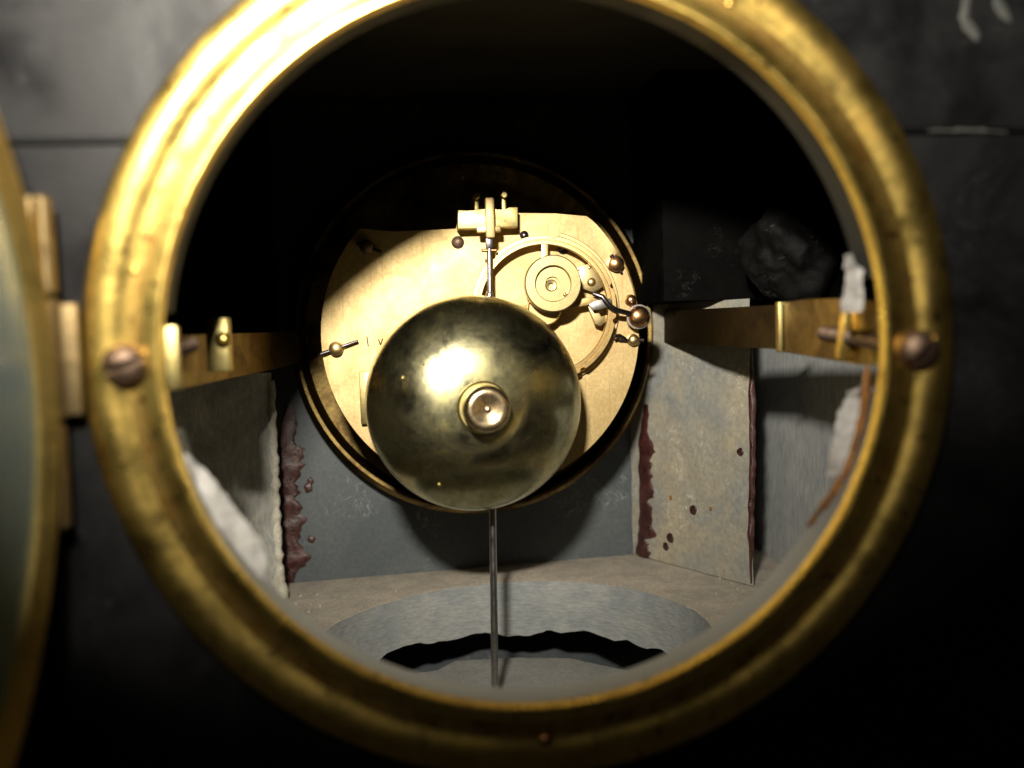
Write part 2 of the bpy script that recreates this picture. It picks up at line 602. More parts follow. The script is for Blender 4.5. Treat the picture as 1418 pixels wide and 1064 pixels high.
BX, BY, BR = circle3(FA, FB, FC)
print('bore', BX, BY, BR)
bm = new()
n = 140
inner, outer, x0, x1, y0, y1 = [], [], -93.7, 93.7, 10.8, PY - 0.3
mids = []
for k in range(n):
    t = 2 * PI * k / n
    dx, dy = math.cos(t), math.sin(t)
    w = BR + 0.25 * noise.noise(Vector((dx * 9, dy * 9, 2)))
    tx = ((x1 if dx > 0 else x0) - BX) / dx if abs(dx) > 1e-6 else 1e9
    ty = ((y1 if dy > 0 else y0) - BY) / dy if abs(dy) > 1e-6 else 1e9
    s = max(min(tx, ty), w + 0.3)
    inner.append(bm.verts.new((BX + dx * w, BY + dy * w, FLOOR_Z - 0.4)))
    mids.append(bm.verts.new((BX + dx * (w + 0.5), BY + dy * (w + 0.5), FLOOR_Z)))
    outer.append(bm.verts.new((min(max(BX + dx * s, x0), x1), min(max(BY + dy * s, y0), y1), FLOOR_Z)))
for k in range(n):
    j = (k + 1) % n
    bm.faces.new((inner[k], inner[j], mids[j], mids[k]))
    bm.faces.new((mids[k], mids[j], outer[j], outer[k]))
for v in bm.verts:
    v.co.z += TILT * v.co.x
obj('floor_slab', bm, 'floor', case, 40)
# turned wall of the bore, its lower edge broken
bm = new()
rings = []
for i in range(9):
    ring = []
    for k in range(220):
        t = 2 * PI * k / 220
        dx, dy = math.cos(t), math.sin(t)
        jag = 1.5 * noise.fractal(Vector((dx * 4, dy * 4, 4)), 1.2, 2.2, 5) + 0.3 * noise.noise(Vector((dx * 14, dy * 14, 7)))
        z = FLOOR_Z - 0.4 - (16.5 + 1.6 * jag) * i / 8
        w = BR + (0.08 if i % 2 else -0.08)
        ring.append(bm.verts.new((BX + dx * w, BY + dy * w, z)))
    rings.append(ring)
ring = [bm.verts.new(v.co + Vector((v.co.x - BX, v.co.y - BY, 0)).normalized() * 3.0 + Vector((0, 0, 0.6))) for v in rings[-1]]
rings.append(ring)
for p, q in zip(rings, rings[1:]):
    for k in range(220):
        bm.faces.new((p[k], p[(k + 1) % 220], q[(k + 1) % 220], q[k]))
for v in bm.verts:
    v.co.z += TILT * v.co.x
obj('bore_wall', bm, 'bore', case, 60)
# lower ledge with a broken far edge
LZ = FLOOR_Z - 25.5
edge = []
for px, py in ((430, 952), (530, 927), (572, 933), (606, 928), (632, 915), (672, 913), (720, 911), (790, 912), (850, 925), (905, 938), (980, 950), (1080, 960)):
    edge.append(at_z(px, py, LZ))
fine = []
for a, b_ in zip(edge, edge[1:]):
    for k in range(6):
        p = a.lerp(b_, k / 6)
        p.y += 0.7 * noise.fractal(Vector((p.x * 0.4, 0, 3)), 0.9, 2.2, 4)
        fine.append(p)
bm = new()
prism(bm, [(93, 11, LZ), (-93, 11, LZ)] + [(-93, fine[0].y, LZ)] + [tuple(p) for p in fine] + [(93, fine[-1].y, LZ)], (0, 0, -6))
obj('lower_ledge', bm, 'ledge', case, 0)


# ------------------------------------------------------------------ wax and resin in the joints
def ragged(name, pts, nrm, side, width, thick, seed, mat='wax', parent=None, rag=0.5, label=None):
    """Lumpy ribbon lying on a surface along pts; nrm points off the surface, side across."""
    bm = new()
    nrm, side = Vector(nrm).normalized(), Vector(side).normalized()
    prev = None
    P = []
    for a, b_ in zip(pts, pts[1:]):
        for k in range(14):
            P.append(Vector(a).lerp(Vector(b_), k / 14))
    P.append(Vector(pts[-1]))
    N = 9
    for i, p in enumerate(P):
        f = i / (len(P) - 1)
        taper = min(1.0, 0.25 + 4 * f, 0.25 + 4 * (1 - f))
        wl = width[0] * taper * (1 + rag * 0.4 * noise.noise(Vector((i * 0.21, seed, 0))))
        wr = width[1] * taper * (1 + rag * 1.5 * noise.fractal(Vector((i * 0.17, seed, 5)), 0.5, 2.4, 5))
        wl, wr = max(wl, 0.15), max(wr, 0.15)
        h = thick * taper * (1 + 0.6 * noise.noise(Vector((i * 0.3, seed, 9))))
        row = []
        for j in range(N + 1):
            u = j / N * 2 - 1
            w = wr * u if u > 0 else wl * u
            z = h * math.sqrt(max(0, 1 - abs(u) ** 2.4)) * (1 + 0.35 * noise.noise(Vector((i * 0.5, j * 0.7, seed))))
            row.append(bm.verts.new(p + side * w + nrm * (z - 0.15)))
        if prev:
            for j in range(N):
                bm.faces.new((prev[j], prev[j + 1], row[j + 1], row[j]))
        prev = row
    return obj(name, bm, mat, parent or case, 60, label)


yw = PY - 0.1
ragged('wax_seam', [at(400, 560, yw), at(400, 640, yw), at(403, 700, yw), at(403, 770, yw), at(402, 812, yw)], (0, -1, 0), (1, 0, 0), (4.6, 3.6), 0.9, 3.3, rag=0.75)
for px, py, r in ((427, 676, 1.6), (429, 668, 1.1), (431, 747, 1.3)):
    bm = new()
    ball(bm, at(px, py, yw - 0.2), r, 14, (0, 1, 0), 0.45)
    for v in bm.verts:
        v.co += Vector((1.0, 0, 1.2)) * noise.noise(v.co * 0.5)
    obj('wax_blob', bm, 'wax', case, 70)
fn = Vector((0, 0, 1)).cross(RB - RA).normalized()
fn = -fn if fn.y > 0 else fn
fs = (RB - RA).normalized()


def on_block(px, py, off=0.0):
    d = ray(px, py)
    t = (RA - CAM).dot(fn) / d.dot(fn)
    return CAM + d * t + fn * off


ragged('wax_seam', [on_block(893, 560), on_block(892, 620), on_block(893, 680), on_block(893, 730), on_block(888, 768), on_block(896, 779)],
       fn, fs, (3.2, 4.2), 0.8, 8.1, rag=0.6)
ragged('wax_seam', [on_block(1041, 470), on_block(1042, 560), on_block(1043, 640), on_block(1041, 720), on_block(1040, 808)], fn, fs, (1.2, 0.9), 1.1, 15.0, rag=0.5)
ragged('wax_seam', [on_block(930, 380), on_block(934, 400), on_block(936, 412)], fn, fs, (2.2, 2.5), 1.2, 21.0, rag=0.8)
for px, py, r in ((1025, 626, 1.35), (960, 707, 1.65), (928, 745, 1.75), (922, 757, 1.5), (984, 705, 0.7), (929, 690, 0.9)):
    bm = new()
    ball(bm, on_block(px, py), r, 16, fn, 0.3)
    for v in bm.verts:
        v.co += fs * 0.25 * noise.noise(v.co * 0.9) + Vector((0, 0, 0.25)) * noise.noise(v.co * 0.8 + Vector((9, 0, 0)))
    obj('wax_drop', bm, 'wax_brown' if r < 1.0 else 'spot', case, 70)

# ------------------------------------------------------------------ rough stone in the upper right corner
bm = new()
bmesh.ops.create_icosphere(bm, subdivisions=5, radius=1.0)
lc = at(1098, 348, 96)
for v in bm.verts:
    p = v.co.copy()
    k = 1 + 0.30 * noise.fractal(p * 1.3, 1.1, 2.1, 5)
    v.co = Vector((lc.x + p.x * 12.5 * k, lc.y + p.y * 14 * k, lc.z + p.z * 13.0 * k))
lump = obj('stone_lump', bm, 'lump', None, 50)
lump['label'] = 'rough black broken stone in the dark upper right of the case'
lump['category'] = 'stone'

# ------------------------------------------------------------------ brass bezel round the opening
bez = thing('bezel', 'round brass bezel screwed to the black slate back of the case', 'bezel', (0, 0, 0))
bm = new()
lathe(bm, [(66.9, -0.1), (66.9, -1.45), (67.3, -1.55), (68.0, -1.92), (68.9, -2.28), (69.9, -2.52), (71.0, -2.52), (72.0, -2.35), (72.8, -2.1), (73.2, -2.0), (73.6, -1.75), (73.9, -1.2), (74.0, -0.1)], (0, 0, 0), n=480, closed=True)
for v in bm.verts:
    v.co.y += 0.10 * noise.noise(v.co * 0.11) + 0.035 * noise.noise(v.co * 0.55)
    v.co += Vector((v.co.x, 0, v.co.z)).normalized() * 0.10 * noise.noise(v.co * 0.16 + Vector((5, 0, 0)))
obj('outer_flange', bm, 'bezel', bez, 35)
bm = new()
lathe(bm, [(64.28, -0.1), (64.28, -1.47), (65.0, -1.38), (66.0, -1.36), (66.85, -1.42), (66.85, -0.1)], (0, 0, 0), n=240, closed=True)
obj('recess', bm, 'bezel_dull', bez, 35)
bm = new()
lathe(bm, [(61.6, 1.2), (61.5, -1.6), (61.6, -1.88), (61.85, -1.98), (62.2, -1.95), (63.3, -1.7), (64.2, -1.5), (64.25, -0.05), (62.5, -0.05), (62.45, 1.2)], (0, 0, 0), n=480, closed=True)
for v in bm.verts:
    v.co.y += 0.10 * noise.noise(v.co * 0.14) + 0.04 * noise.noise(v.co * 0.6)
obj('inner_lip', bm, 'bezel', bez, 35)
for px, py in ((757, 1030), (1245, 247), (185, 375), (1012, 4), (348, 912)):
    c = at(px, py, -1.6)
    bm = new()
    ball(bm, c, 1.5 if py > 1000 else 0.7, 14, (0, 1, 0), 0.3)
    obj('rivet', bm, 'brown' if py > 1000 else 'bezel_dull', bez, 60)
# fixed hinge leaf and knuckle
HX, HY = -77.3, -5.0
zt, zb = at(85, 412, HY).z, at(85, 585, HY).z
bm = new()
cyl(bm, (HX, HY, zb + 0.2), (HX, HY, zt - 0.2), 1.9, 28, cap=0.5)
obj('hinge_knuckle', bm, 'hinge', bez, 35)
bm = new()
box(bm, (HX + 0.5, HY + 0.6, zb + 1), (-73.2, HY + 2.0, zt - 1), 0.3)
obj('hinge_leaf', bm, 'hinge', bez, 35)


# ------------------------------------------------------------------ long clamp screws
def clamp_screw(px, py, Lmm, slot, label, tip=None):
    h = at(px, py, -2.4)
    t = thing('clamp_screw', label, 'screw', h, 'long clamp screws through the bezel')
    bm = new()
    R = Matrix.Rotation(math.radians(slot), 3, 'Y')
    # domed head in two halves with a slot between
    for s in (-1, 1):
        prof = []
        for i in range(7):
            a = PI / 2 * i / 6
            prof.append((3.5 * math.sin(a), -3.0 * math.cos(a) * 0.75))
        hb = new()
        prof2 = prof + [(3.5, 1.0), (0, 1.0)]
        lathe(hb, prof2, (0, 0, 0), n=40)
        bmesh.ops.bisect_plane(hb, geom=hb.verts[:] + hb.edges[:] + hb.faces[:], plane_co=(0, 0, 0.7 * s), plane_no=(0, 0, -s), clear_outer=True)
        bmesh.ops.holes_fill(hb, edges=[e for e in hb.edges if e.is_boundary])
        base = len(bm.verts)
        mp = {}
        for v in hb.verts:
            mp[v] = bm.verts.new(R @ v.co + h)
        for f in hb.faces:
            bm.faces.new([mp[v] for v in f.verts])
        hb.free()
    lathe(bm, [(0, -0.2), (2.9, -0.2), (2.9, 0.9), (0, 0.9)], h, n=24)
    obj('head', bm, 'screw', t, 45)
    bm = new()
    tip = Vector(tip) if tip is not None else h + Vector((0, Lmm, 0))
    d = (tip - h).normalized()
    L = (tip - h).length
    prof = [(0, 0.5), (1.55, 0.5)]
    y = L * 0.55
    prof += [(1.55, y)]
    while y < L - 1.5:
        prof += [(1.35, y + 0.2), (1.6, y + 0.45)]
        y += 0.7
    prof += [(1.2, L - 0.4), (0, L)]
    lathe(bm, prof, h, d, n=20)
    obj('shank', bm, 'screw', t, 30)
    return t


lt = at(268, 476, 26)
rt = at(1138, 461, 40)
clamp_screw(172, 506, 48, -18, 'brown slotted screw in the left side of the brass bezel', lt)
clamp_screw(1274, 484, 44, -52, 'brown slotted screw in the right side of the brass bezel, its shank showing', rt)

# ------------------------------------------------------------------ the open glazed door on the left
OPEN = math.radians(85)                                   # measured from the plane of the panel, towards the camera
door = thing('clock_door', 'open glazed brass door hinged at the left edge of the bezel', 'door', (HX, HY, 0))
dd = Vector((-math.cos(OPEN), -math.sin(OPEN), 0))        # from the hinge out along the door
dn = Vector((dd.y, -dd.x, 0))                             # door normal
if dn.x < 0:
    dn = -dn
DC = Vector((HX + 0.4, HY, -5.0)) + dd * 74.8
bm = new()
lathe(bm, [(69.2, 2.0), (69.2, -0.1), (69.7, -0.6), (70.4, -0.3), (70.8, 0.1), (71.5, -0.6), (72.6, -1.4), (73.8, -1.0), (74.4, 0.2), (74.4, 2.6), (70.0, 2.6)], DC, -dn, 200, closed=True)
obj('door_frame', bm, 'door', door, 35)
bm = new()
lathe(bm, [(0, 0.3), (70.4, 0.3), (70.4, 1.9), (0, 1.9)], DC, -dn, 160)
obj('door_glass', bm, 'glass', door, 35)
for za, zb_ in ((at(70, 268, HY).z, zt), (zb, at(90, 735, HY).z)):
    lo, hi = min(za, zb_), max(za, zb_)
    bm = new()
    cyl(bm, (HX, HY, lo + 0.25), (HX, HY, hi - 0.25), 1.75, 28, cap=0.6)
    obj('hinge_knuckle', bm, 'hinge', door, 35)
    bm = new()
    c = Vector((HX, HY, 0)) + dd * 2.4
    box(bm, (HX - 4.5, HY - 0.7, lo + 1), (HX - 0.5, HY + 0.7, hi - 1), 0.2, Matrix.Rotation(OPEN, 3, 'Z'), (HX, HY, 0))
    obj('hinge_leaf', bm, 'hinge', door, 35)

# ------------------------------------------------------------------ the movement
PLY = 113.0                                               # rear face of the movement's back plate
PC = at(668, 463, PLY)
PR = 46.0
mov = thing('clock_movement', 'round brass clock movement held by two straps inside the case', 'clock movement', (PC.x, 150, PC.z))
print('plate centre', PC)


def ang(px, py):
    p = at(px, py, PLY)
    return math.atan2(p.z - PC.z, p.x - PC.x)


def P2(px, py):
    p = at(px, py, PLY)
    return (p.x, p.z)


# outline: right flat top, small slot at upper right, round below, lower flat top at left
a_r, a_s1, a_s2, a_l = ang(822, 303), ang(858, 350), ang(868, 366), ang(505, 322)
out = [P2(632, 318), P2(634, 299), P2(700, 295), P2(770, 296), P2(812, 299)]
out += arc2(PR, a_r, a_s1, 8, PC.x, PC.z)
out += [P2(840, 362), P2(848, 372)]
out += arc2(PR, a_s2, a_l - 2 * PI, 110, PC.x, PC.z)
out += [P2(545, 321)]
bm = new()
prism(bm, [(x, PLY, z) for x, z in out], (0, 2.2, 0), 0.2)
obj('back_plate', bm, 'plate', mov, 30)
# front plate and dial pan
bm = new()
prism(bm, [(x, 143.5, z) for x, z in arc2(46.5, 0, 2 * PI - 2 * PI / 120, 119, PC.x, PC.z)], (0, 2.2, 0), 0.2)
obj('front_plate', bm, 'pan', mov, 30)
bm = new()
lathe(bm, [(0, 152), (50, 152), (55.0, 151.2), (56.0, 148.5), (57.0, 146.8), (58.0, 146.6), (58.8, 147.4), (59.0, 149.0), (58.6, 150.6), (59.6, 151.2), (60.4, 152.0), (60.6, 154), (60.6, 159.7), (0, 159.7)],
      (PC.x, 0, PC.z), n=160)
obj('dial_pan', bm, 'pan', mov, 35)


def pillar(px, py, r=1.7, mat='brown', pin=None, tall=2.6, full=True):
    c = at(px, py, PLY)
    bm = new()
    if full:
        cyl(bm, (c.x, PLY + 2.3, c.z), (c.x, 143.4, c.z), 3.0, 20)
    prof = [(0, -tall), (r * 0.55, -tall + 0.15), (r * 0.95, -tall + 0.7), (r, -tall * 0.55), (r * 0.85, -0.2), (r * 1.15, 0.05), (r * 1.15, 0.4), (0, 0.4)]
    lathe(bm, prof, (c.x, PLY, c.z), n=20)
    o = obj('pillar', bm, mat, mov, 40)
    if pin:
        a, L1, L2 = pin
        d = Vector((math.cos(a), 0, math.sin(a)))
        q = Vector((c.x, PLY - tall * 0.55, c.z))
        b2 = new()
        cyl(b2, q - d * L1, q + d * L2, 0.62, 10, 0.42, 0.1)
        obj('taper_pin', b2, 'steel_dark', o, 40)
    return o


pillar(466, 483, 2.0, 'wheel', (math.radians(18), 4.6, 6.6), 3.0)
pillar(508, 342, 1.9, 'screw', (math.radians(-22), 3.0, 4.4), 3.0)
pillar(852, 366, 2.3, 'brown', (math.radians(-60), 3, 3), 3.0)
pillar(873, 416, 1.6, 'brown', None, 2.2, False)
pillar(876, 471, 1.7, 'wheel', (math.radians(178), 3, 4.4), 2.4)
pillar(634, 336, 1.7, 'screw', None, 1.3, False)
pillar(780, 345, 1.5, 'steel_dark', None, 0.8, False)
pillar(726, 326, 1.2, 'steel_dark', None, 0.6, False)
# big brown knob at the right edge with the bell hammer wire
kc = at(880, 439, PLY)
bm = new()
lathe(bm, [(0, -6.5), (2.0, -6.2), (3.0, -5.2), (3.3, -3.6), (2.8, -2.0), (2.3, -1.0), (2.9, -0.4), (2.9, 0.3), (0, 0.3)], kc, n=28)
kn = obj('wire_knob', bm, 'brown', mov, 40)
bm = new()
lathe(bm, [(2.2, -4.6), (3.55, -4.5), (3.6, -3.2), (2.2, -3.0)], kc, n=28, closed=True)
obj('solder_collar', bm, 'steel', kn, 40)
bm = new()
tube(bm, [at(882, 437, PLY - 4), at(866, 433, PLY - 6), at(852, 429, PLY - 7.5), at(842, 422, PLY - 8.2), at(834, 411, PLY - 8), at(822, 407, PLY - 7)], 0.75, 10)
obj('hammer_wire', bm, 'steel_dark', mov, 60)
bm = new()
tube(bm, [at(866, 470, PLY - 2), at(858, 465, PLY - 3), at(851, 466, PLY - 4)], 0.6, 8)
obj('stop_pin', bm, 'steel_dark', mov, 60)

# count wheel: slotted rim, hub, four spokes
WY = PLY - 6.0
WC = at(754, 428, WY)
WR = 102 / FPX * (WY - CAM.y)
print('wheel R', WR)
bm = new()
NS = 180
notch = {8, 9, 40, 41, 66, 67, 92, 93, 128, 129, 150, 151, 174, 175}
ri = WR * 0.875


def rim_r(k):
    return WR * (0.965 if (k % NS) in notch else 1.0)


V = []
for k in range(NS):
    t = 2 * PI * k / NS
    c_, s_ = math.cos(t), math.sin(t)
    row = []
    for r, y in ((ri, 1.4), (ri, 0.1), (ri + 0.15, -0.1), (ri + 0.9, -0.1), (ri + 1.05, 0.25), (ri + 1.25, 0.25), (ri + 1.4, -0.05), (rim_r(k) - 0.15, -0.05), (rim_r(k), 0.1), (rim_r(k), 1.4)):
        row.append(bm.verts.new((WC.x + r * c_, WY + y, WC.z + r * s_)))
    V.append(row)
for k in range(NS):
    a, b_ = V[k], V[(k + 1) % NS]
    for j in range(10):
        bm.faces.new((a[j], a[(j + 1) % 10], b_[(j + 1) % 10], b_[j]))
rim = obj('count_wheel', bm, 'wheel', mov, 35, 'slotted brass count wheel beside the bell')
for dgr in (88, 8, 178, 262):
    t = math.radians(dgr)
    d, q = Vector((math.cos(t), 0, math.sin(t))), Vector((-math.sin(t), 0, math.cos(t)))
    bm = new()
    p0, p1 = WC + d * 4.0, WC + d * (ri + 0.2)
    pts = [p0 - q * 1.2, p1 - q * 0.95, p1 + q * 0.95, p0 + q * 1.2]
    prism(bm, [p + Vector((0, 0.12, 0)) for p in pts], (0, 1.1, 0), 0.12)
    obj('spoke', bm, 'wheel', rim, 30)
bm = new()
lathe(bm, [(0, -0.6), (4.4, -0.6), (4.8, -0.2), (4.8, 1.4), (2, 1.4), (2, 6.2), (0, 6.2)], (WC.x, WY, WC.z), n=36)
obj('hub', bm, 'wheel', rim, 35)
# lower step ring on the plate around the wheel
bm = new()
lathe(bm, [(WR + 0.5, 0.05), (WR + 0.5, -0.9), (WR + 0.7, -1.1), (WR + 1.6, -1.1), (WR + 1.8, -0.9), (WR + 1.8, 0.05)], (WC.x, PLY, WC.z), n=120, a0=math.radians(-75), a1=math.radians(100), closed=True)
obj('guard_ring', bm, 'plate', mov, 35)

# dull stepped arbor disc in front of the wheel
DY = PLY - 11.0
AC = at(765, 393, DY)
k_ = (DY - CAM.y) / FPX
bm = new()
lathe(bm, [(0, 1.0), (2.0 * 1, 1.0), (2.0, 0.0), (24 * k_ - 0.3, 0.0), (24 * k_, -0.0), (24 * k_ + 0.1, -1.3), (25.5 * k_, -1.5), (38 * k_, -1.5), (39.5 * k_, -1.2), (39.5 * k_, 2.2), (39 * k_, 2.4), (2.2, 2.4), (2.2, 10.9), (0, 10.9)],
      (AC.x, DY, AC.z), n=64)
dk = obj('arbor_disc', bm, 'disc', mov, 35, 'dull brass stepped disc on the striking arbor')
bm = new()
lathe(bm, [(0, 0.6), (0.7, 0.6), (0.75, -0.4), (1.4, -0.5), (1.7, -0.1), (1.7, 0.9), (0, 0.9)], (AC.x - 0.4, DY, AC.z - 0.5), n=20)
obj('arbor_end', bm, 'disc', dk, 35)
bm = new()
ball(bm, at(782, 408, DY - 0.2), 0.55, 10)
obj('arbor_dot', bm, 'wheel', dk, 60)

# cock plate and locking lever right of the disc
cp = [at(px, py, PLY - 3.4) for px, py in ((797, 372), (818, 364), (839, 395), (823, 405), (806, 400))]
bm = new()
prism(bm, cp, (0, 2.2, 0), 0.2)
ck = obj('cock_plate', bm, 'disc', mov, 35)
bm = new()
ball(bm, at(819, 391, PLY - 3.4), 1.3, 14, (0, 1, 0), 0.6)
obj('cock_screw', bm, 'wheel', ck, 50)
bm = new()
for px, py in ((801, 374), (816, 371), (824, 372)):
    ball(bm, at(px, py, PLY - 3.4), 0.5, 8, (0, 1, 0), 0.5)
obj('punch_marks', bm, 'wheel', ck, 50)
bm = new()
prism(bm, [at(px, py, PLY - 8.0) for px, py in ((816, 422), (826, 416), (846, 413), (847, 424), (832, 429), (822, 430))], (0, 1.2, 0), 0.2)
obj('locking_lever', bm, 'steel', mov, 35)
bm = new()
prism(bm, [at(px, py, PLY - 5.0) for px, py in ((814, 424), (826, 427), (832, 440), (845, 434), (846, 440), (832, 452), (824, 449))], (0, 1.5, 0), 0.2)
obj('locking_detent', bm, 'disc', mov, 35)

# suspension bracket at the top of the plate
bm = new()
A_ = [at(px, py, PLY - 7.5) for px, py in ((634, 317), (717, 314), (717, 287), (704, 287), (700, 292), (688, 292), (684, 288), (660, 290), (656, 293), (646, 292), (634, 291))]
prism(bm, A_, (0, 7.4, 0), 0.25)
br = obj('suspension_bracket', bm, 'bracket', mov, 35)
for px, py in ((660, 272), (698, 270)):
    bm = new()
    c = at(px, py, PLY - 7.5)
    cyl(bm, c + Vector((0, -0.8, 0)), c + Vector((0, 6.0, 0)), 1.0, 16)
    box(bm, (c.x - 0.6, c.y + 1.2, c.z - 5.5), (c.x + 0.6, c.y + 4.0, c.z), 0.15)
    obj('bracket_stud', bm, 'bracket', br, 40)
bm = new()
pa, pb = at(677.5, 274, PLY - 10.5), at(677.5, 330, PLY - 10.5)
box(bm, (pa.x - 1.25, pa.y - 1.0, pb.z), (pa.x + 1.25, pa.y + 1.2, pa.z), 0.5)
obj('regulator_slide', bm, 'plate', br, 40)
bm = new()
pc = at(677, 318, PLY - 9)
box(bm, (pc.x - 3.4, pc.y - 0.2, pc.z - 0.8), (pc.x + 3.4, pc.y + 1.4, pc.z + 1.0), 0.3)
obj('suspension_cheek', bm, 'wheel', br, 40)
# small plate at the left of the bell and stamped strokes beside it
bm = new()
ta, tb = at(497, 515, PLY - 2.2), at(520, 587, PLY - 2.2)
box(bm, (ta.x, PLY - 2.6, tb.z), (tb.x + 6, PLY - 0.05, ta.z), 0.3)
obj('hammer_bridge', bm, 'bracket', mov, 35)
for pts in (((508, 466), (510, 480)), ((524, 470), (527, 478)), ((530, 469), (527, 478))):
    a, b_ = at(*pts[0], PLY - 0.02), at(*pts[1], PLY - 0.02)
    bm = new()
    cyl(bm, a, b_, 0.16, 8)
    obj('stamped_stroke', bm, 'steel_dark', mov, 40)


# straps left and right
def strap(side, zoff, label, mat):
    X = 60.0 * side
    z = 0.8 + zoff
    bm = new()
    pts = [(71.0 * side, 18.0), (69.5 * side, 36), (67.0 * side, 66), (62.5 * side, 105), (59.8 * side, 151.0)]
    n_ = len(pts)
    loft = []
    for i, (x, y) in enumerate(pts):
        h = 5.6 - 0.5 * i / (n_ - 1)
        loft.append([bm.verts.new((x - 0.7, y, z - h)), bm.verts.new((x + 0.7, y, z - h)), bm.verts.new((x + 0.7, y, z + h)), bm.verts.new((x - 0.7, y, z + h))])
    for a, b_ in zip(loft, loft[1:]):
        for k in range(4):
            bm.faces.new((a[k], a[(k + 1) % 4], b_[(k + 1) % 4], b_[k]))
    bm.faces.new(loft[0])
    bm.faces.new(loft[-1][::-1])
    es = [e for e in bm.edges if e.calc_face_angle(0) > 1.0]
    bmesh.ops.bevel(bm, geom=es, offset=0.25, segments=2, affect='EDGES')
    return obj('strap', bm, mat, mov, 30, label), z


sl, zl = strap(-1, -2.0, 'left brass strap from bezel to dial pan', 'strap')
bm = new()
q0, q1 = at(212, 453, 4), at(251, 539, 4)
box(bm, (q0.x, 2.6, q1.z), (q1.x, 4.6, q0.z), 0.3)
obj('end_tab', bm, 'bracket', sl, 35)
bm = new()
q0, q1 = at(285, 441, 46), at(319, 514, 46)
box(bm, (q0.x, 45, q1.z), (q1.x, 49, q0.z), 0.25)
obj('clamp_nut', bm, 'bracket', sl, 35)
bm = new()
ball(bm, at(309, 471, 45.0), 1.7, 16, (0, 1, 0), 0.7)
obj('nut_boss', bm, 'bezel', sl, 50)
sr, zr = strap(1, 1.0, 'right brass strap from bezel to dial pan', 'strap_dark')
bm = new()
box(bm, (66.0, 60, zr - 6.1), (69.4, 62.4, zr + 6.1), 0.3)
obj('strap_joint', bm, 'bracket', sr, 35)
bm = new()
q0, q1 = at(1162, 432, 27), at(1178, 499, 27)
box(bm, (q0.x, 26, q1.z), (q1.x + 2.0, 28.2, q0.z), 0.4, Matrix.Rotation(math.radians(8), 3, 'Y'))
obj('end_tab', bm, 'bezel', sr, 35)
bm = new()
prism(bm, [(71.2 - y * 0.064, y, z) for y, z in ((16, zr - 7.5), (24, zr - 7.6), (58, zr - 6.0), (58, zr + 6.0), (46, zr + 6.3), (30, zr + 6.0), (16, zr + 5))], (-0.9, 0, 0), 0.2)
obj('strap_cheek', bm, 'strap', sr, 35)

# ------------------------------------------------------------------ pendulum
pend = thing('pendulum', 'thin grey steel pendulum rod hanging behind the bell', 'pendulum', at(678, 330, PLY - 9))
bm = new()
t0, t1 = at(679, 350, PLY - 9), at(686, 985, PLY - 9)
t1.y = PLY - 9
R_ = 1.05
cyl(bm, at(678, 405, PLY - 9), t1, R_, 16)
rod = obj('rod', bm, 'steel', pend, 40)
bm = new()
cyl(bm, at(677.5, 332, PLY - 9), at(678.5, 420, PLY - 9), 0.75, 12)
obj('suspension_spring', bm, 'steel', pend, 40)
bm = new()
c = at(677.5, 337, PLY - 9)
box(bm, (c.x - 1.0, c.y - 1.0, c.z - 1.6), (c.x + 1.0, c.y + 1.0, c.z + 1.6), 0.3)
obj('hook_block', bm, 'steel_dark', pend, 40)
bm = new()
c = at(677.5, 347, PLY - 9)
cyl(bm, c - Vector((2.2, 0, 0)), c + Vector((2.2, 0, 0)), 0.5, 10)
obj('cross_pin', bm, 'brown', pend, 40)

# ------------------------------------------------------------------ bell
BYR = PLY - 20.0                                          # rim plane
BC = at(658, 559, BYR)
BRR = 150.0 / FPX * (BYR - CAM.y)
print('bell', BC, BRR)
bell = thing('bell', 'greenish brass dome bell with a copper nut in front of the movement', 'bell', BC)
tilt = (Matrix.Rotation(math.radians(4.5), 3, 'Z') @ Matrix.Rotation(math.radians(-1.0), 3, 'X'))
ax = tilt @ Vector((0, -1, 0))
bm = new()
BH = 15.5
prof = [(0, BH)]
N = 40
for i in range(1, N + 1):
    a = PI / 2 * i / N
    q_ = math.sin(a)
    prof.append((BRR * q_, BH * max(0.0, 1 - q_ ** 2.5) ** 0.55))
prof[-1] = (BRR, 0.0)
prof += [(BRR + 0.05, -3.5), (BRR + 0.25, -6.4), (BRR - 0.1, -7.0), (BRR - 1.2, -7.0), (BRR - 1.4, -6.0), (BRR - 1.4, 0)]
for i in range(N - 1, 0, -1):
    a = PI / 2 * i / N
    prof.append(((BRR - 1.5) * math.sin(a), (BH - 1.4) * math.cos(a)))
prof.append((0, BH - 1.4))
lathe(bm, prof, BC, ax, 128)
obj('dome', bm, 'bell', bell, 60)
NC = BC + ax * BH
bm = new()
lathe(bm, [(0, -0.5), (6.5, -0.7), (6.8, -0.2), (6.7, 0.9), (6.2, 1.4), (0, 1.4)], NC, ax, 48)
obj('washer', bm, 'bracket', bell, 40)
bm = new()
lathe(bm, [(0, 1.4), (5.5, 1.4), (5.8, 3.0), (5.9, 6.6), (5.7, 7.7), (5.1, 8.5), (4.3, 8.75), (3.4, 8.6), (1.5, 8.0), (0.9, 7.95), (0.6, 8.3), (0, 8.4)], NC, ax, 56)
obj('nut', bm, 'copper', bell, 40)
bm = new()
cyl(bm, BC + ax * (BH - 1.6), Vector((BC.x, PLY - 0.1, BC.z)), 2.2, 18)
obj('post', bm, 'steel', bell, 40)
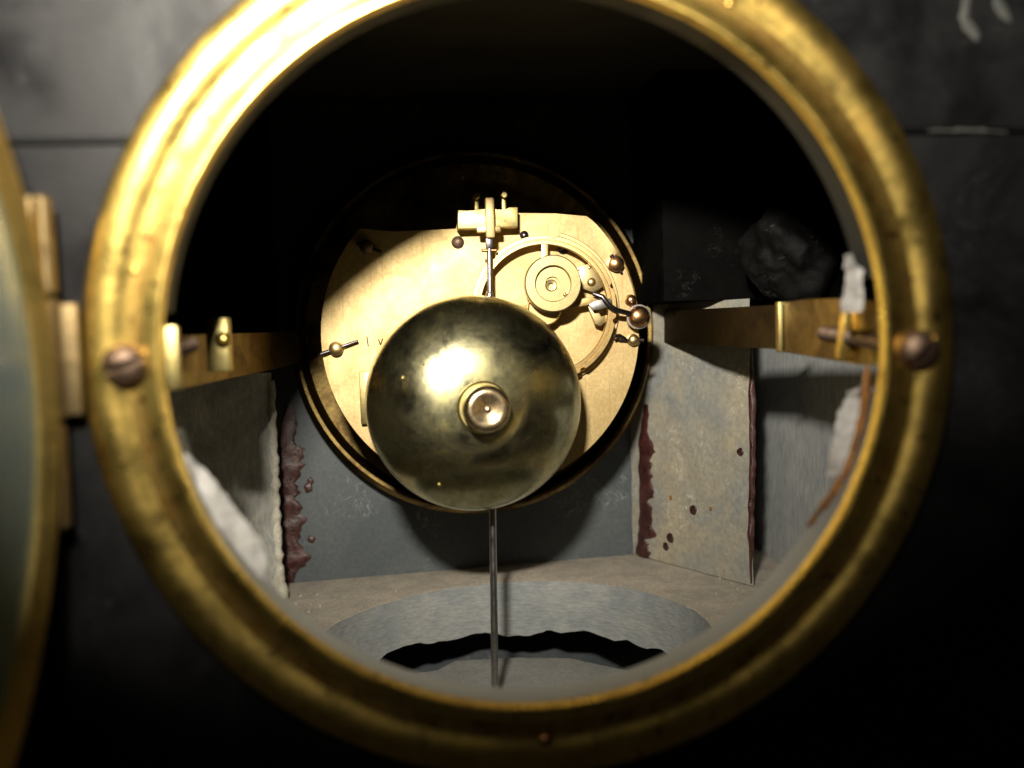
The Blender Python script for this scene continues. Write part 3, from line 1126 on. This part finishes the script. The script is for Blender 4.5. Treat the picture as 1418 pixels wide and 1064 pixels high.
for px, py, r in ((556, 523, 0.8), (608, 672, 0.7), (587, 505, 0.45)):     # small raised specks
    d = ray(px, py)
    # nearest point on the dome along the ray
    best = None
    Q = CAM + d * ((BYR - 22 - CAM.y) / d.y)
    for k in range(200):
        Q = CAM + d * ((BYR - 26 + k * 0.13 - CAM.y) / d.y)
        w = Q - BC
        h = w.dot(ax)
        rr_ = (w - ax * h).length
        if (rr_ / BRR) ** 2.5 + (max(h, 0) / BH) ** 1.82 <= 1:
            best = Q
            break
    if best is not None:
        bm = new()
        ball(bm, best, r, 10, (best - BC), 0.4)
        obj('speck', bm, 'bracket', bell, 60)


# ------------------------------------------------------------------ paper scraps
def scrap(name, pts, Y, lab, curl, seed, mat='paper'):
    """Crumpled sheet: pts = outline pixels with their own depths."""
    bm = new()
    P = [at(px, py, Y + dy) for px, py, dy in pts]
    # ruled surface between the first half and the second half of the outline
    h = len(P) // 2
    A, B_ = P[:h], P[h:][::-1]
    rows = []
    nu, nv = 28, 12
    for i in range(nu + 1):
        f = i / nu * (h - 1)
        k = min(int(f), h - 2)
        a = A[k].lerp(A[k + 1], f - k)
        b_ = B_[k].lerp(B_[k + 1], f - k)
        row = []
        for j in range(nv + 1):
            p = a.lerp(b_, j / nv)
            w = 1.3 * noise.fractal(Vector((p.x * 0.16, p.z * 0.16, seed)), 0.7, 2.0, 4) + curl * math.sin(PI * j / nv)
            p = p + Vector((1, 0, 0.6)) * 0.7 * noise.fractal(Vector((p.x * 0.3, p.z * 0.3, seed + 4)), 0.7, 2.2, 4)
            row.append(bm.verts.new(p + Vector((0, -w, 0))))
        rows.append(row)
    for i in range(nu):
        for j in range(nv):
            bm.faces.new((rows[i][j], rows[i + 1][j], rows[i + 1][j + 1], rows[i][j + 1]))
    r = bmesh.ops.solidify(bm, geom=bm.faces[:], thickness=0.25)
    o = obj(name, bm, mat, None, 50)
    o['label'] = lab
    o['category'] = 'paper'
    o['group'] = 'paper scraps wedged behind the opening'
    return o


scrap('paper_scrap', [(240, 612, 0), (274, 638, 1), (313, 688, 2), (344, 726, 3), (370, 764, 4), (380, 838, 4), (330, 825, 0), (296, 785, 0), (264, 745, 0), (236, 700, 0), (220, 660, 0), (216, 625, 0)],
      6.0, 'large crumpled white paper scrap at the lower left inside the bezel', 1.2, 2.0)
scrap('paper_scrap', [(1180, 350, 0), (1194, 380, 0), (1198, 410, 0), (1194, 432, 0), (1166, 432, 5), (1167, 410, 5), (1167, 385, 5), (1172, 352, 4)],
      6.5, 'small white paper scrap above the right strap', 0.8, 5.0)
scrap('paper_scrap', [(1194, 536, 0), (1192, 570, 0), (1184, 610, 0), (1166, 658, 0), (1144, 658, 5), (1152, 610, 5), (1160, 575, 5), (1174, 542, 5)],
      6.5, 'narrow white paper scrap below the right strap', 0.8, 8.0)
# brown resin along the edge of the opening, under the paper
ragged('resin_seam', [at(1200, 505, 5), at(1199, 545, 5), at(1190, 600, 5), at(1175, 650, 5), at(1151, 690, 6), at(1117, 728, 8)],
       (-0.6, -0.7, 0.3), (1, 0, -0.6), (1.0, 1.1), 0.9, 31.0, 'wax_brown', rag=0.8)

# pale mortar left in the joint on the right, and splashes above it
ragged('joint_mortar', [at(1285, 181, -0.05), at(1330, 181, -0.05), at(1395, 183, -0.05)], (0, -1, 0), (0, 0, 1), (0.22, 0.32), 0.3, 41.0, 'smudge', rag=0.9)
for px, py, a_, w_, h_ in ((1336, 12, 0.2, 0.8, 2.6), (1345, 42, -0.6, 1.1, 2.2), (1388, 14, -0.6, 1.2, 2.6)):
    bm = new()
    ball(bm, (0, 0, 0), 1.0, 18, (0, 1, 0), 1.0)
    c = at(px, py, -0.05)
    for v in bm.verts:
        p = Vector((v.co.x * w_, v.co.y * 0.25, v.co.z * h_))
        p.x += 0.5 * noise.noise(p * 0.6 + Vector((px, 0, 0)))
        v.co = Matrix.Rotation(a_, 3, 'Y') @ p + c
    obj('mortar_splash', bm, 'smudge', case, 60)

# crumbs of stone and plaster along the back of the floor
bm = new()
rnd = random.Random(4)
for _ in range(34):
    px = rnd.choice((rnd.uniform(400, 560), rnd.uniform(800, 1030)))
    p = at_floor(px, rnd.uniform(800, 830) if px > 700 else rnd.uniform(818, 850))
    if math.hypot(p.x - BX, p.y - BY) < BR + 1.5 or p.y > PY - 2:
        continue
    r = rnd.uniform(0.25, 0.85)
    o_ = Vector((rnd.random() * 9, rnd.random() * 9, 0))
    b2 = bmesh.ops.create_icosphere(bm, subdivisions=1, radius=r)['verts']
    for v in b2:
        v.co = v.co * (1 + 0.5 * noise.noise(v.co * 2 + o_)) + Vector((p.x, p.y, fz(p.x) + r * 0.4))
deb = obj('stone_crumbs', bm, 'floor', case, 0)
deb['kind'] = 'stuff'
